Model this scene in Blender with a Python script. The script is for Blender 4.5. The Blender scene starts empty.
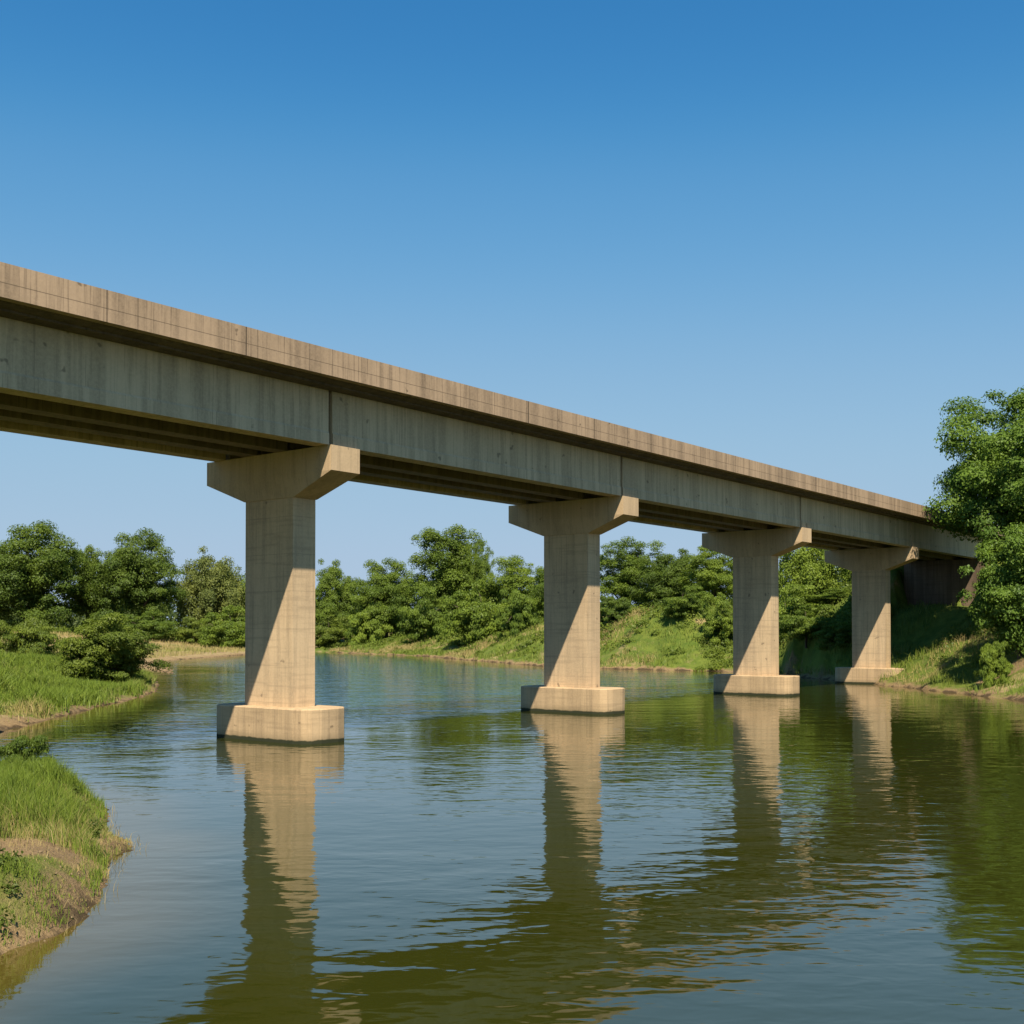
import bpy, bmesh, math, random
import numpy as np
from mathutils import Vector

sc = bpy.context.scene
COL = sc.collection
R = math.radians
rng = np.random.default_rng(7)

# ------------------------------------------------------------------ measured frame of the place
F, PITCH, HOR, HC = 1136.2, 0.017, 633.6, 3.5      # focal length (px of 1024), pitch, horizon row, eye height
BA = 38.25                                         # bearing of the bridge, degrees right of forward
PX, PY = -7.76, 37.98                              # first pier in view
PIERS = [-17.2, 0.0, 16.89, 35.30, 53.30]          # positions along the bridge
S0, SE = -37.0, 68.9
H = 9.436                                          # underside of the girders
VD = np.array([math.sin(R(BA)), math.cos(R(BA))]); UD = np.array([-math.cos(R(BA)), math.sin(R(BA))])

def at(px, py, z=0.0):
    """point of height z seen at that place of the photo, in plan"""
    d = (HC - z) * F / (py - HOR)
    return ((px - 512) / F * d, d)
def dep(px, d):
    return ((px - 512) / F * d, d)
def zat(py, d):
    return HC + (HOR - py) / F * d
def bw(v, u):
    return np.array([PX, PY]) + VD * v + UD * u

# ------------------------------------------------------------------ helpers: objects
def link(o, parent=None):
    COL.objects.link(o)
    if parent is not None: o.parent = parent
    return o
def tag(o, label=None, cat=None, group=None, kind=None):
    if label: o['label'] = label
    if cat: o['category'] = cat
    if group: o['group'] = group
    if kind: o['kind'] = kind
    return o
def empty(name, loc, rz=0.0):
    o = bpy.data.objects.new(name, None); o.location = loc; o.rotation_euler = (0, 0, rz)
    o.empty_display_size = 0.5
    return link(o)
def mesh_np(name, V, Fc, mat=None, attrs=None, smooth=False):
    V = np.asarray(V, np.float32); Fc = np.asarray(Fc, np.int32)
    me = bpy.data.meshes.new(name)
    me.vertices.add(len(V)); me.vertices.foreach_set('co', V.ravel())
    n, k = Fc.shape
    me.loops.add(n * k); me.loops.foreach_set('vertex_index', Fc.ravel())
    me.polygons.add(n)
    me.polygons.foreach_set('loop_start', np.arange(0, n * k, k, dtype=np.int32))
    if smooth: me.polygons.foreach_set('use_smooth', np.ones(n, bool))
    for an, arr in (attrs or {}).items():
        a = me.attributes.new(an, 'FLOAT', 'POINT')
        a.data.foreach_set('value', np.asarray(arr, np.float32))
    me.update(calc_edges=True)
    if mat: me.materials.append(mat)
    return me
def obj(name, me, parent=None, loc=None):
    o = bpy.data.objects.new(name, me)
    if loc is not None: o.location = loc
    return link(o, parent)
def bm_mesh(name, bm, mat, bevel=0.0, seg=1):
    if bevel:
        es = [e for e in bm.edges if len(e.link_faces) == 2 and e.calc_face_angle(0) > 0.35]
        bmesh.ops.bevel(bm, geom=es, offset=bevel, segments=seg, affect='EDGES', clamp_overlap=True)
    bmesh.ops.recalc_face_normals(bm, faces=bm.faces[:])
    me = bpy.data.meshes.new(name); bm.to_mesh(me); bm.free()
    me.materials.append(mat)
    return me
def prism_v(bm, prof, s0, s1, step=None):
    """profile of (u, z) points drawn out along the bridge (local x)"""
    n = max(1, int((s1 - s0) / step)) if step else 1
    rings = []
    for i in range(n + 1):
        x = s0 + (s1 - s0) * i / n
        rings.append([bm.verts.new((x, u, z)) for u, z in prof])
    k = len(prof)
    for a, b in zip(rings, rings[1:]):
        for i in range(k): bm.faces.new((a[i], a[(i + 1) % k], b[(i + 1) % k], b[i]))
    bm.faces.new(rings[0]); bm.faces.new(rings[-1][::-1])
def prism_z(bm, levels):
    """stack of plan outlines [(z, [(x, y)...])...]"""
    rings = [[bm.verts.new((x, y, z)) for x, y in pts] for z, pts in levels]
    k = len(rings[0])
    for a, b in zip(rings, rings[1:]):
        for i in range(k): bm.faces.new((a[i], a[(i + 1) % k], b[(i + 1) % k], b[i]))
    bm.faces.new(rings[0][::-1]); bm.faces.new(rings[-1])
def rect(hv, hu, r=0.0, seg=3):
    if r <= 0: return [(-hv, -hu), (hv, -hu), (hv, hu), (-hv, hu)]
    out = []
    for cx, cy, a0 in ((hv - r, -hu + r, -90), (hv - r, hu - r, 0), (-hv + r, hu - r, 90), (-hv + r, -hu + r, 180)):
        for i in range(seg + 1):
            a = R(a0 + 90 * i / seg); out.append((cx + r * math.cos(a), cy + r * math.sin(a)))
    return out

# ------------------------------------------------------------------ helpers: noise in numpy
def vnoise(x, y, seed=0):
    xi = np.floor(x).astype(np.int64); yi = np.floor(y).astype(np.int64)
    fx = x - xi; fy = y - yi
    fx = fx * fx * (3 - 2 * fx); fy = fy * fy * (3 - 2 * fy)
    def h(a, b):
        n = (a * 374761393 + b * 668265263 + seed * 1274126177) & 0x7fffffff
        n = ((n ^ (n >> 13)) * 1274126177) & 0x7fffffff
        return ((n ^ (n >> 16)) & 0xffff) / 65535.0
    return (h(xi, yi) * (1 - fx) + h(xi + 1, yi) * fx) * (1 - fy) + (h(xi, yi + 1) * (1 - fx) + h(xi + 1, yi + 1) * fx) * fy
def fbm(x, y, sc_=1.0, oct_=4, seed=0):
    x = np.asarray(x, float) * sc_; y = np.asarray(y, float) * sc_
    s = 0; a = 0.5; t = 0
    for i in range(oct_):
        s = s + a * vnoise(x + 13.7 * i, y - 7.3 * i, seed + i); t += a
        x = x * 2.03; y = y * 2.03; a *= 0.5
    return s / t
def sst(e0, e1, x):
    t = np.clip((x - e0) / (e1 - e0), 0, 1)
    return t * t * (3 - 2 * t)

# ------------------------------------------------------------------ helpers: shader nodes
class NT:
    def __init__(s, name):
        s.m = bpy.data.materials.new(name); s.m.use_nodes = True
        s.t = s.m.node_tree; s.t.nodes.clear()
        s.out = s.n('ShaderNodeOutputMaterial')
    def n(s, ty, **kw):
        nd = s.t.nodes.new(ty)
        for k, v in kw.items(): setattr(nd, k, v)
        return nd
    def put(s, sock, v):
        if v is None: return
        if isinstance(v, bpy.types.NodeSocket): s.t.links.new(v, sock)
        elif isinstance(v, (tuple, list)) and len(v) == 3 and sock.type == 'RGBA': sock.default_value = (*v, 1)
        else: sock.default_value = v
    def coord(s, which='Object'): return s.n('ShaderNodeTexCoord').outputs[which]
    def attr(s, name): return s.n('ShaderNodeAttribute', attribute_name=name).outputs['Fac']
    def math(s, op, a, b=None, c=None, clamp=False):
        nd = s.n('ShaderNodeMath', operation=op, use_clamp=clamp)
        for i, v in enumerate((a, b, c)): s.put(nd.inputs[i], v)
        return nd.outputs[0]
    def vmul(s, v, k):
        nd = s.n('ShaderNodeVectorMath', operation='MULTIPLY'); s.put(nd.inputs[0], v); nd.inputs[1].default_value = k
        return nd.outputs[0]
    def vadd(s, v, k):
        nd = s.n('ShaderNodeVectorMath', operation='ADD'); s.put(nd.inputs[0], v); s.put(nd.inputs[1], k)
        return nd.outputs[0]
    def sep(s, v):
        nd = s.n('ShaderNodeSeparateXYZ'); s.put(nd.inputs[0], v); return nd.outputs
    def noise(s, v, scale, detail=4, rough=0.55, dist=0.0):
        nd = s.n('ShaderNodeTexNoise'); s.put(nd.inputs['Vector'], v)
        nd.inputs['Scale'].default_value = scale; nd.inputs['Detail'].default_value = detail
        nd.inputs['Roughness'].default_value = rough; nd.inputs['Distortion'].default_value = dist
        return nd.outputs['Fac']
    def ramp(s, f, a, b, lo=0.0, hi=1.0):
        nd = s.n('ShaderNodeMapRange', interpolation_type='SMOOTHSTEP'); s.put(nd.inputs[0], f)
        for i, v in enumerate((a, b, lo, hi)): nd.inputs[i + 1].default_value = v
        return nd.outputs[0]
    def mix(s, f, a, b, mode='MIX'):
        nd = s.n('ShaderNodeMix', data_type='RGBA', blend_type=mode); s.put(nd.inputs[0], f)
        s.put(nd.inputs[6], a); s.put(nd.inputs[7], b); return nd.outputs[2]
    def bump(s, h, strength=1.0, dist=0.02, nrm=None):
        nd = s.n('ShaderNodeBump'); nd.inputs['Strength'].default_value = strength
        s.put(nd.inputs['Distance'], dist); s.put(nd.inputs['Height'], h); s.put(nd.inputs['Normal'], nrm)
        return nd.outputs[0]
    def principled(s, col, rough=0.8, spec=0.5, nrm=None, ior=1.5):
        p = s.n('ShaderNodeBsdfPrincipled'); s.put(p.inputs['Base Color'], col); s.put(p.inputs['Roughness'], rough)
        s.put(p.inputs['Specular IOR Level'], spec); s.put(p.inputs['IOR'], ior); s.put(p.inputs['Normal'], nrm)
        return p.outputs[0]
    def done(s, sh):
        s.t.links.new(sh, s.out.inputs['Surface']); return s.m

def concrete(name, base, streak, dark, form_v=None, parapet=False, algae=False, streak_k=1.0):
    t = NT(name); co = t.coord(); rnd = t.n('ShaderNodeObjectInfo').outputs['Random']
    off = t.n('ShaderNodeCombineXYZ'); t.put(off.inputs[0], t.math('MULTIPLY', rnd, 37.0)); t.put(off.inputs[1], t.math('MULTIPLY', rnd, 91.0))
    cv = t.vadd(co, off.outputs[0])
    big = t.noise(cv, 0.55, 4, 0.6); st = t.noise(t.vmul(cv, (5.0, 5.0, 0.22)), 1.0, 5, 0.65)
    st2 = t.noise(t.vmul(cv, (1.5, 1.5, 0.05)), 1.0, 3, 0.6); fine = t.noise(cv, 14, 5, 0.7)
    c = t.mix(t.ramp(big, 0.35, 0.68), base, streak)
    c = t.mix(t.math('MULTIPLY', t.ramp(st, 0.46, 0.66), 0.70 * streak_k), c, dark)
    c = t.mix(t.math('MULTIPLY', t.ramp(st2, 0.46, 0.62), 0.55 * streak_k), c, dark)
    c = t.mix(t.ramp(fine, 0.3, 0.7, 0.0, 0.30), c, tuple(min(1, 1.25 * x) for x in base))
    spots = t.noise(cv, 2.6, 2, 0.5)
    c = t.mix(t.ramp(spots, 0.70, 0.76, 0.0, 0.6), c, tuple(0.35 * x for x in dark))
    x, y, z = t.sep(co)
    hb = t.noise(t.vmul(cv, (0.5, 0.5, 7.0)), 1.0, 4, 0.6)
    c = t.mix(t.math('MULTIPLY', t.ramp(hb, 0.50, 0.68), 0.34 if form_v else 0.0), c, dark)
    drip = t.noise(t.vmul(cv, (16.0, 16.0, 0.35)), 1.0, 3, 0.6)
    c = t.mix(t.math('MULTIPLY', t.ramp(drip, 0.58, 0.70), 0.5 * streak_k), c, tuple(0.7 * q for q in dark))
    h = fine
    if form_v:      # horizontal lift lines of the formwork
        fr = t.math('FRACT', t.math('DIVIDE', z, form_v))
        ln = t.math('LESS_THAN', fr, 0.016)
        lm = t.math('MULTIPLY', ln, t.ramp(big, 0.3, 0.6, 0.15, 0.55))
        c = t.mix(lm, c, dark)
    if parapet:     # casting joints and a long form line
        f1 = t.math('FRACT', t.math('DIVIDE', t.math('ADD', x, 0.35), 4.35))
        f2 = t.math('FRACT', t.math('DIVIDE', t.math('ADD', x, t.math('MULTIPLY', t.noise(t.vmul(cv, (0.2, 0, 0)), 1.0, 1), 0.8)), 0.97))
        k1 = t.math('MULTIPLY', t.math('LESS_THAN', f1, 0.010), t.ramp(st2, 0.3, 0.6, 0.15, 0.85))
        k2 = t.math('MULTIPLY', t.math('LESS_THAN', f2, 0.03), t.ramp(big, 0.35, 0.6, 0.1, 0.6))
        c = t.mix(k2, c, tuple(0.5 * q for q in dark)); c = t.mix(k1, c, tuple(0.16 * q for q in dark))
        dz = t.math('ABSOLUTE', t.math('SUBTRACT', z, H + 2.22)); k3 = t.math('MULTIPLY', t.math('LESS_THAN', dz, 0.012), 0.55)
        c = t.mix(k3, c, tuple(0.3 * q for q in dark))
    if algae:
        zn = t.math('ADD', z, t.ramp(t.noise(cv, 3.0, 3), 0.2, 0.8, -0.015, 0.03))
        c = t.mix(t.ramp(zn, 0.40, 0.05, 0.0, 0.45), c, (0.10, 0.085, 0.045))
        c = t.mix(t.ramp(zn, 0.15, 0.10, 0.0, 0.95), c, (0.018, 0.026, 0.012))
    n = t.bump(t.math('ADD', h, t.math('MULTIPLY', st, 0.6)), 0.35, 0.012)
    return t.done(t.principled(c, 0.88, 0.25, n))

def plant_mat(name, transl=0.35, use_obj=True, col=None, dry=None):
    t = NT(name)
    v = t.attr('var')
    base = t.n('ShaderNodeObjectInfo').outputs['Color'] if use_obj else None
    if use_obj:
        lo = t.mix(1.0, base, (0.62, 0.66, 0.70), 'MULTIPLY'); hi = t.mix(1.0, base, (1.5, 1.32, 1.0), 'MULTIPLY')
    else:
        lo, hi = col
    c = t.mix(v, lo, hi)
    if dry: c = t.mix(t.attr('dry'), c, dry)
    d = t.n('ShaderNodeBsdfDiffuse'); t.put(d.inputs[0], c)
    nn = t.n('ShaderNodeNewGeometry').outputs['Normal']; kn, ku = (.8, .42) if use_obj else (.55, .8)
    up = t.n('ShaderNodeVectorMath', operation='NORMALIZE'); t.put(up.inputs[0], t.vadd(t.vmul(nn, (kn, kn, kn)), (0, 0, ku)))
    t.put(d.inputs['Normal'], up.outputs[0])
    tr = t.n('ShaderNodeBsdfTranslucent'); t.put(tr.inputs[0], t.mix(1.0, c, (1.15, 1.2, 0.6), 'MULTIPLY'))
    gl = t.n('ShaderNodeBsdfGlossy'); gl.inputs['Roughness'].default_value = 0.5; gl.inputs[0].default_value = (0.5, 0.5, 0.5, 1)
    m1 = t.n('ShaderNodeMixShader'); m1.inputs[0].default_value = transl
    t.t.links.new(d.outputs[0], m1.inputs[1]); t.t.links.new(tr.outputs[0], m1.inputs[2])
    m2 = t.n('ShaderNodeMixShader'); m2.inputs[0].default_value = 0.022
    t.t.links.new(m1.outputs[0], m2.inputs[1]); t.t.links.new(gl.outputs[0], m2.inputs[2])
    return t.done(m2.outputs[0])

M = {}
M['pier'] = concrete('pier_concrete', (0.58, 0.425, 0.26), (0.50, 0.36, 0.22), (0.29, 0.215, 0.14), form_v=1.22, streak_k=0.75)
M['cap'] = concrete('cap_concrete', (0.54, 0.39, 0.24), (0.46, 0.335, 0.205), (0.28, 0.205, 0.13), streak_k=0.6)
M['footing'] = concrete('footing_concrete', (0.53, 0.375, 0.22), (0.45, 0.315, 0.18), (0.27, 0.19, 0.115), form_v=0.31, algae=True, streak_k=0.7)
M['girder'] = concrete('girder_concrete', (0.56, 0.435, 0.285), (0.48, 0.375, 0.245), (0.30, 0.235, 0.155), streak_k=1.0)
M['inner'] = concrete('shade_toned_girder_concrete', (0.23, 0.18, 0.12), (0.19, 0.145, 0.10), (0.10, 0.075, 0.05))  # darker copy of the girder concrete, shade between the girders put into the colour
M['parapet'] = concrete('parapet_concrete', (0.395, 0.28, 0.185), (0.32, 0.228, 0.15), (0.18, 0.128, 0.085), parapet=True, streak_k=1.0)
M['deck'] = concrete('deck_concrete', (0.15, 0.11, 0.075), (0.115, 0.085, 0.058), (0.06, 0.045, 0.03))  # darkened so that the colour carries the shade under the deck
M['abutment'] = concrete('abutment_concrete', (0.17, 0.12, 0.085), (0.13, 0.09, 0.065), (0.07, 0.05, 0.035), form_v=0.9)  # base colour darkened to carry the tree and deck shadow on this wall
t = NT('asphalt'); n_ = t.noise(t.coord(), 30, 4)
M['asphalt'] = t.done(t.principled(t.mix(n_, (0.035, 0.035, 0.037), (0.07, 0.07, 0.07)), 0.9, 0.3))
t = NT('bark'); co = t.coord(); n_ = t.noise(t.vmul(co, (6, 6, 1.2)), 1.5, 5)
M['bark'] = t.done(t.principled(t.mix(t.ramp(n_, 0.3, 0.7), (0.055, 0.042, 0.03), (0.16, 0.125, 0.09)), 0.95, 0.1, t.bump(n_, 0.6, 0.03)))
M['leaf'] = plant_mat('foliage', 0.38)
M['grass'] = plant_mat('grass_blades', 0.30, False, ((0.080, 0.132, 0.017), (0.195, 0.255, 0.036)), (0.36, 0.275, 0.12))

# ------------------------------------------------------------------ the river's edge and the terrain
# left shore: x, y, height of the land behind, run of the slope, dryness
LS = [(16, -90, 1.9, 5, .3), (14, -30, 1.9, 5, .3), (9, -6, 1.9, 5, .3), (3, 1.0, 1.5, 5, .3), (-2.0, 4.3, 1.0, 3, .3), (-4.9, 7.2, .85, 2, .4), (-6.1, 9.6, .8, 1.6, .4), (-6.1, 11.4, .8, 1.5, .5)]
for px, py, hp, wd, dr in [(0, 952, .8, 1.3, .5), (42, 938, .75, 1.2, .5), (78, 922, .7, 1.1, .4), (98, 900, .65, 1.0, .4), (104, 876, .5, 1.2, .6),
        (112, 858, .35, 1.8, .9), (133, 849, .3, 2.2, 1.), (130, 842, .3, 2.2, 1.), (108, 829, .5, 1.6, .7), (106, 813, .7, .9, .2), (96, 802, .68, .8, .1), (66, 794, .65, .8, .1),
        (30, 790, .6, .9, .2), (-20, 788, .55, 1.0, .3), (-90, 790, .5, 1.5, .4), (-150, 780, .6, 3, .4), (-150, 745, .6, 4, .5), (-80, 741, .6, 4, .6), (-30, 737, .5, 5, .9),
        (0, 732, .9, 8, .9), (30, 724, 1.4, 9, .8), (60, 717, 2.2, 9, .3), (100, 707, 2.4, 10, .15), (140, 697, 2.2, 10, .2), (158, 689, 1.6, 9, .3),
        (152, 681, 1.2, 8, .3), (142, 674, .9, 10, .6), (150, 669.5, .5, 10, .9), (172, 673, .4, 6, 1.), (166, 668, .5, 12, 1.), (140, 664.5, .8, 30, 1.), (155, 661.5, 2.4, 50, .95),
        (200, 658, 3.3, 60, .95), (240, 655, 3.8, 60, .9), (262, 653, 3.0, 50, .8), (272, 651.5, 3.0, 50, .7)]:
    x, y = at(px, py); LS.append((x, y, hp, wd, dr))
RS = []
for px, py, hp, wd, dr in [(290, 650.2, 2.6, 30, .5), (318, 651.8, 3.2, 22, .4), (360, 653.5, 3.9, 18, .35), (420, 656, 4.7, 16, .35), (480, 661, 5.2, 14, .45), (540, 666, 5.8, 14, .4),
        (600, 668.5, 6.2, 13, .35), (660, 670, 6.2, 12, .3), (730, 672, 6.2, 12, .25), (790, 676, 6.0, 11, .25), (850, 682, 5.4, 11, .3), (905, 687.5, 5.2, 11, .35), (960, 693.5, 5.2, 11, .4), (1024, 701, 5.4, 11, .4)]:
    x, y = at(px, py); RS.append((x, y, hp, wd, dr))
RS += [(33, 47, 6, 10, .4), (39, 30, 6, 10, .4), (45, 5, 6, 10, .4), (52, -90, 6, 10, .4)]
def densify(P, step_k=0.012, wig=1.0, seed=1):
    P = np.array(P, float); out = []
    for a, b in zip(P, P[1:]):
        L = np.hypot(*(b - a)[:2]); st = max(0.25, step_k * np.hypot(*a[:2])); n = max(1, int(L / st))
        for i in range(n): out.append(a + (b - a) * i / n)
    out.append(P[-1]); out = np.array(out)
    dist = np.hypot(out[:, 0], out[:, 1])
    amp = wig * np.clip(dist * 0.012, 0.08, 1.6)
    out[:, 0] += amp * (fbm(out[:, 0], out[:, 1], 0.55, 3, seed) - .5)
    out[:, 1] += amp * 1.6 * (fbm(out[:, 0], out[:, 1], 0.55, 3, seed + 9) - .5)
    return out
LSd, RSd = densify(LS, seed=3), densify(RS, seed=5)
SH = np.vstack([LSd, RSd])
WPOLY = SH[:, :2]
def inside(x, y):
    r = np.zeros(x.shape, bool); P = WPOLY; Q = np.roll(P, -1, 0)
    for (x0, y0), (x1, y1) in zip(P, Q):
        c = ((y0 > y) != (y1 > y))
        if not c.any(): continue
        r[c] ^= x[c] < (x1 - x0) * (y[c] - y0) / (y1 - y0) + x0
    return r
def shore(x, y):
    """signed distance to the shore (land positive) and the shore's own numbers there"""
    x = np.asarray(x, float).ravel(); y = np.asarray(y, float).ravel()
    d = np.empty(len(x)); hp = np.empty(len(x)); wd = np.empty(len(x)); dr = np.empty(len(x)); rt = np.empty(len(x), bool)
    for i in range(0, len(x), 20000):
        s = slice(i, i + 20000)
        D = (x[s, None] - SH[None, :, 0]) ** 2 + (y[s, None] - SH[None, :, 1]) ** 2
        j = D.argmin(1); dm = np.sqrt(D[np.arange(len(j)), j])
        d[s] = dm
        w = 1.0 / (D + (0.35 * dm[:, None] + 0.4) ** 2) ** 2
        w /= w.sum(1, keepdims=True)
        hp[s] = w @ SH[:, 2]; wd[s] = w @ SH[:, 3]; dr[s] = w @ SH[:, 4]; rt[s] = j >= len(LSd)
    d = np.where(inside(x, y), -d, d)
    return d, hp, wd, dr, rt
def height(x, y, full=False):
    x = np.asarray(x, float).ravel(); y = np.asarray(y, float).ravel()
    d, hp, wd, dr, rt = shore(x, y)
    n1 = fbm(x, y, 0.12, 4, 21) - .5; n2 = fbm(x, y, 0.9, 3, 31) - .5; n3 = fbm(x, y, 3.1, 2, 35) - .5
    dd = d + n1 * np.clip(d, 0, 5)
    lip = np.minimum(0.30, 0.28 * hp)
    h = lip * sst(0, 0.35 + 0.1 * wd ** .5, dd) + (hp - lip) * sst(0, 1, dd / wd) + np.clip(d - wd, 0, 300) * 0.008
    h = h + np.clip(d, 0, 3) / 3 * (n1 * 0.55 * np.clip(hp, 0, 4) * .5 + n2 * 0.22 * np.clip(hp, .5, 2)) + np.clip(d, 0, .6) * n3 * .12
    h = np.where(d > 0, np.maximum(h, 0.015 + 0.02 * np.clip(d, 0, 2)), np.maximum(-3.0, d * 0.28))
    # approach embankment behind the abutment
    q = np.stack([x - PX, y - PY], -1); v = q @ VD; u = q @ UD
    ramp_top = H + 1.6
    e = np.maximum(np.maximum(-u - 3.6, u - 3.2), 0) / 1.25
    beside = (u < -3.6) | (u > 3.0)
    fr = np.where(beside, np.maximum(SE + 1.5 - v, 0) / 1.25, np.maximum(SE + 0.4 - v, 0) * 30)
    emb = ramp_top - np.hypot(e, fr) - .5 * (n1 + .5)
    h = np.where((v > SE - 12) & (emb > h) & (d > 1), emb, h)
    if full: return h, d, dr, rt
    return h
def bare_earth(x, y, d):
    """slipped tan earth low on the slopes"""
    return sst(.47, .56, fbm(x, y, .14, 3, 201)) * sst(.2, .8, d) * (1 - sst(3.0, 5.5, d + 2 * (fbm(x, y, .5, 2, 205) - .5))) * (1 - sst(44, 50, (x - PX) * VD[0] + (y - PY) * VD[1]) * ((x - PX) * UD[0] + (y - PY) * UD[1] > -7))
def hz(x, y): return float(height(np.array([x]), np.array([y]))[0])

def graded(a, b, fine0, fine1, f, g):
    xs = list(np.arange(fine0, fine1, f)); s = f
    x = fine1
    while x < b: xs.append(x); s *= g; x += min(s, 60)
    s = f; x = fine0 - f
    lo = []
    while x > a: lo.append(x); s *= g; x -= min(s, 60)
    return np.array(lo[::-1] + xs)
gx = np.unique(np.concatenate([graded(-1500, 1500, -14, -4, 0.16, 1.035), np.arange(-60, 75, 0.9)]))
gy = np.unique(np.concatenate([graded(-120, 2200, 8, 34, 0.2, 1.03), np.arange(34, 160, 0.9)]))
X, Y = np.meshgrid(gx, gy)
hh, dd_, dr_, rt_ = height(X, Y, True)
nx, ny = len(gx), len(gy)
idx = np.arange(nx * ny).reshape(ny, nx)
quads = np.stack([idx[:-1, :-1], idx[:-1, 1:], idx[1:, 1:], idx[1:, :-1]], -1).reshape(-1, 4)
keep = (dd_[quads] > -12).any(1) | (Y.ravel()[quads] < 0).any(1)

t = NT('bank_soil'); co = t.coord('Object')
d_ = t.attr('shore'); dry = t.attr('dry')
nb = t.noise(co, 0.18, 5, 0.6); nm = t.noise(co, 0.9, 5, 0.65); nf = t.noise(co, 7.0, 5, 0.7)
ng = t.noise(co, 28.0, 4, 0.75)
soil = t.mix(t.math('ADD', t.math('MULTIPLY', nf, 0.5), t.math('MULTIPLY', t.ramp(ng, 0.3, 0.7), 0.5)), (0.14, 0.088, 0.042), (0.37, 0.255, 0.135))
straw = t.mix(nf, (0.26, 0.19, 0.085), (0.40, 0.31, 0.15))
green = t.mix(t.ramp(nm, 0.3, 0.7), (0.065, 0.105, 0.016), (0.145, 0.175, 0.030))
gm = t.math('SUBTRACT', t.math('ADD', t.math('MULTIPLY', nb, 1.1), t.math('MULTIPLY', nm, 0.5)), t.math('MULTIPLY', dry, 0.75))
dirt = t.mix(t.ramp(nm, 0.42, 0.6), straw, soil)
c = t.mix(t.ramp(gm, 0.30, 0.48), dirt, green)
edge = t.math('ADD', d_, t.math('MULTIPLY', t.math('SUBTRACT', nm, 0.5), 2.6))
c = t.mix(t.ramp(t.math('ADD', t.attr('bare'), t.math('MULTIPLY', t.math('SUBTRACT', nm, 0.5), 0.6)), 0.35, 0.6), c, soil)
c = t.mix(t.ramp(edge, 0.9, 0.1), c, soil)
c = t.mix(t.ramp(edge, 0.25, -0.2), c, (0.075, 0.052, 0.028))
M['soil'] = t.done(t.principled(c, 0.95, 0.12, t.bump(t.math('ADD', t.math('ADD', nf, t.math('MULTIPLY', ng, 0.5)), t.math('MULTIPLY', nm, 2.0)), 0.8, 0.06)))
me = mesh_np('riverbank', np.stack([X.ravel(), Y.ravel(), hh], -1), quads[keep], M['soil'], {'shore': dd_, 'dry': dr_, 'bare': bare_earth(X.ravel(), Y.ravel(), dd_) * (Y.ravel() > 36) + 1.1 * np.exp(-((X.ravel() + 6.9) / .95) ** 2 - ((Y.ravel() - 15.7) / 1.6) ** 2)}, True)
tag(obj('riverbank', me), 'grassy earth banks with sandy edges along both sides of the river', 'riverbank', kind='structure')

# ------------------------------------------------------------------ the water
wx = np.unique(np.concatenate([np.arange(-150, 80, 6.0), np.arange(-24, 2, 0.5)]))
wy = np.unique(np.concatenate([np.arange(-100, 420, 6.0), np.arange(4, 60, 0.5)]))
WX, WY = np.meshgrid(wx, wy); wd_, _, wdr, _, _ = shore(WX, WY)
idx = np.arange(WX.size).reshape(WX.shape)
quads = np.stack([idx[:-1, :-1], idx[:-1, 1:], idx[1:, 1:], idx[1:, :-1]], -1).reshape(-1, 4)
quads = quads[(wd_[quads] < 12).any(1)]
t = NT('river_water'); co = t.coord('Object'); sd = t.attr('shore')
deep = (0.027, 0.0300, 0.0038); shallow = (0.085, 0.062, 0.012)
nb = t.noise(co, 0.10, 3)
c = t.mix(t.ramp(t.math('ADD', sd, t.math('MULTIPLY', nb, 1.5)), -1.6, 0.4), deep, shallow)
gust = t.noise(t.vmul(co, (0.35, 1.0, 1)), 0.055, 2, 0.5)
x_, y_, z_ = t.sep(co)
uu = t.math('ADD', t.math('MULTIPLY', t.math('SUBTRACT', x_, PX), float(UD[0])), t.math('MULTIPLY', t.math('SUBTRACT', y_, PY), float(UD[1])))
breeze = t.ramp(t.math('ADD', uu, t.math('MULTIPLY', gust, 12.0)), 6.5, 12.0, 0.0, 3.4)     # open reach upstream of the bridge
breeze = t.math('MULTIPLY', breeze, t.ramp(sd, -2.0, -9.0))
c = t.mix(t.math('MULTIPLY', breeze, 0.30), c, (0.017, 0.060, 0.080))      # blue mixed into the base colour in place of reflected sky
p1 = t.noise(t.vmul(co, (0.55, 1.0, 1)), 1.05, 2, 0.5, 0.4)
p2 = t.noise(t.vmul(co, (0.6, 1.0, 1)), 3.2, 2, 0.5, 0.3)
p3 = t.noise(t.vmul(co, (0.5, 1.0, 1)), 0.30, 2, 0.5, 0.3)
gust = t.noise(t.vmul(co, (0.35, 1.0, 1)), 0.055, 2, 0.5)
k = t.ramp(gust, 0.36, 0.62, 0.30, 1.0)
hgt = t.math('ADD', t.math('ADD', t.math('MULTIPLY', p1, 0.026), t.math('MULTIPLY', p2, 0.0115)), t.math('MULTIPLY', p3, 0.030))
hgt = t.math('MULTIPLY', hgt, t.math('ADD', k, breeze))
nrm = t.bump(hgt, 1.0, 1.0)
M['water'] = t.done(t.principled(c, 0.04, 0.5, nrm, 1.70))
me = mesh_np('river_water', np.stack([WX.ravel(), WY.ravel(), np.zeros(WX.size)], -1), quads, M['water'], {'shore': wd_}, True)
tag(obj('river_water', me), 'calm olive green river water reflecting the piers and sky', 'water', kind='structure')

# ------------------------------------------------------------------ the bridge
bridge = empty('concrete_bridge', (PX, PY, 0), R(90 - BA))
tag(bridge, 'long tan concrete girder bridge on hammerhead piers crossing the whole river', 'bridge')
UO, UN, UF, GH, ZFB, ZFT = 4.06, 3.037, 2.746, 1.714, 1.88, 2.69
CN, CV, DE, DT, WU, WV, BU, BV, BH = 3.15, 0.6175, 0.795, 1.4995, 1.20, 0.484, 2.46, 1.02, 1.10
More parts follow.
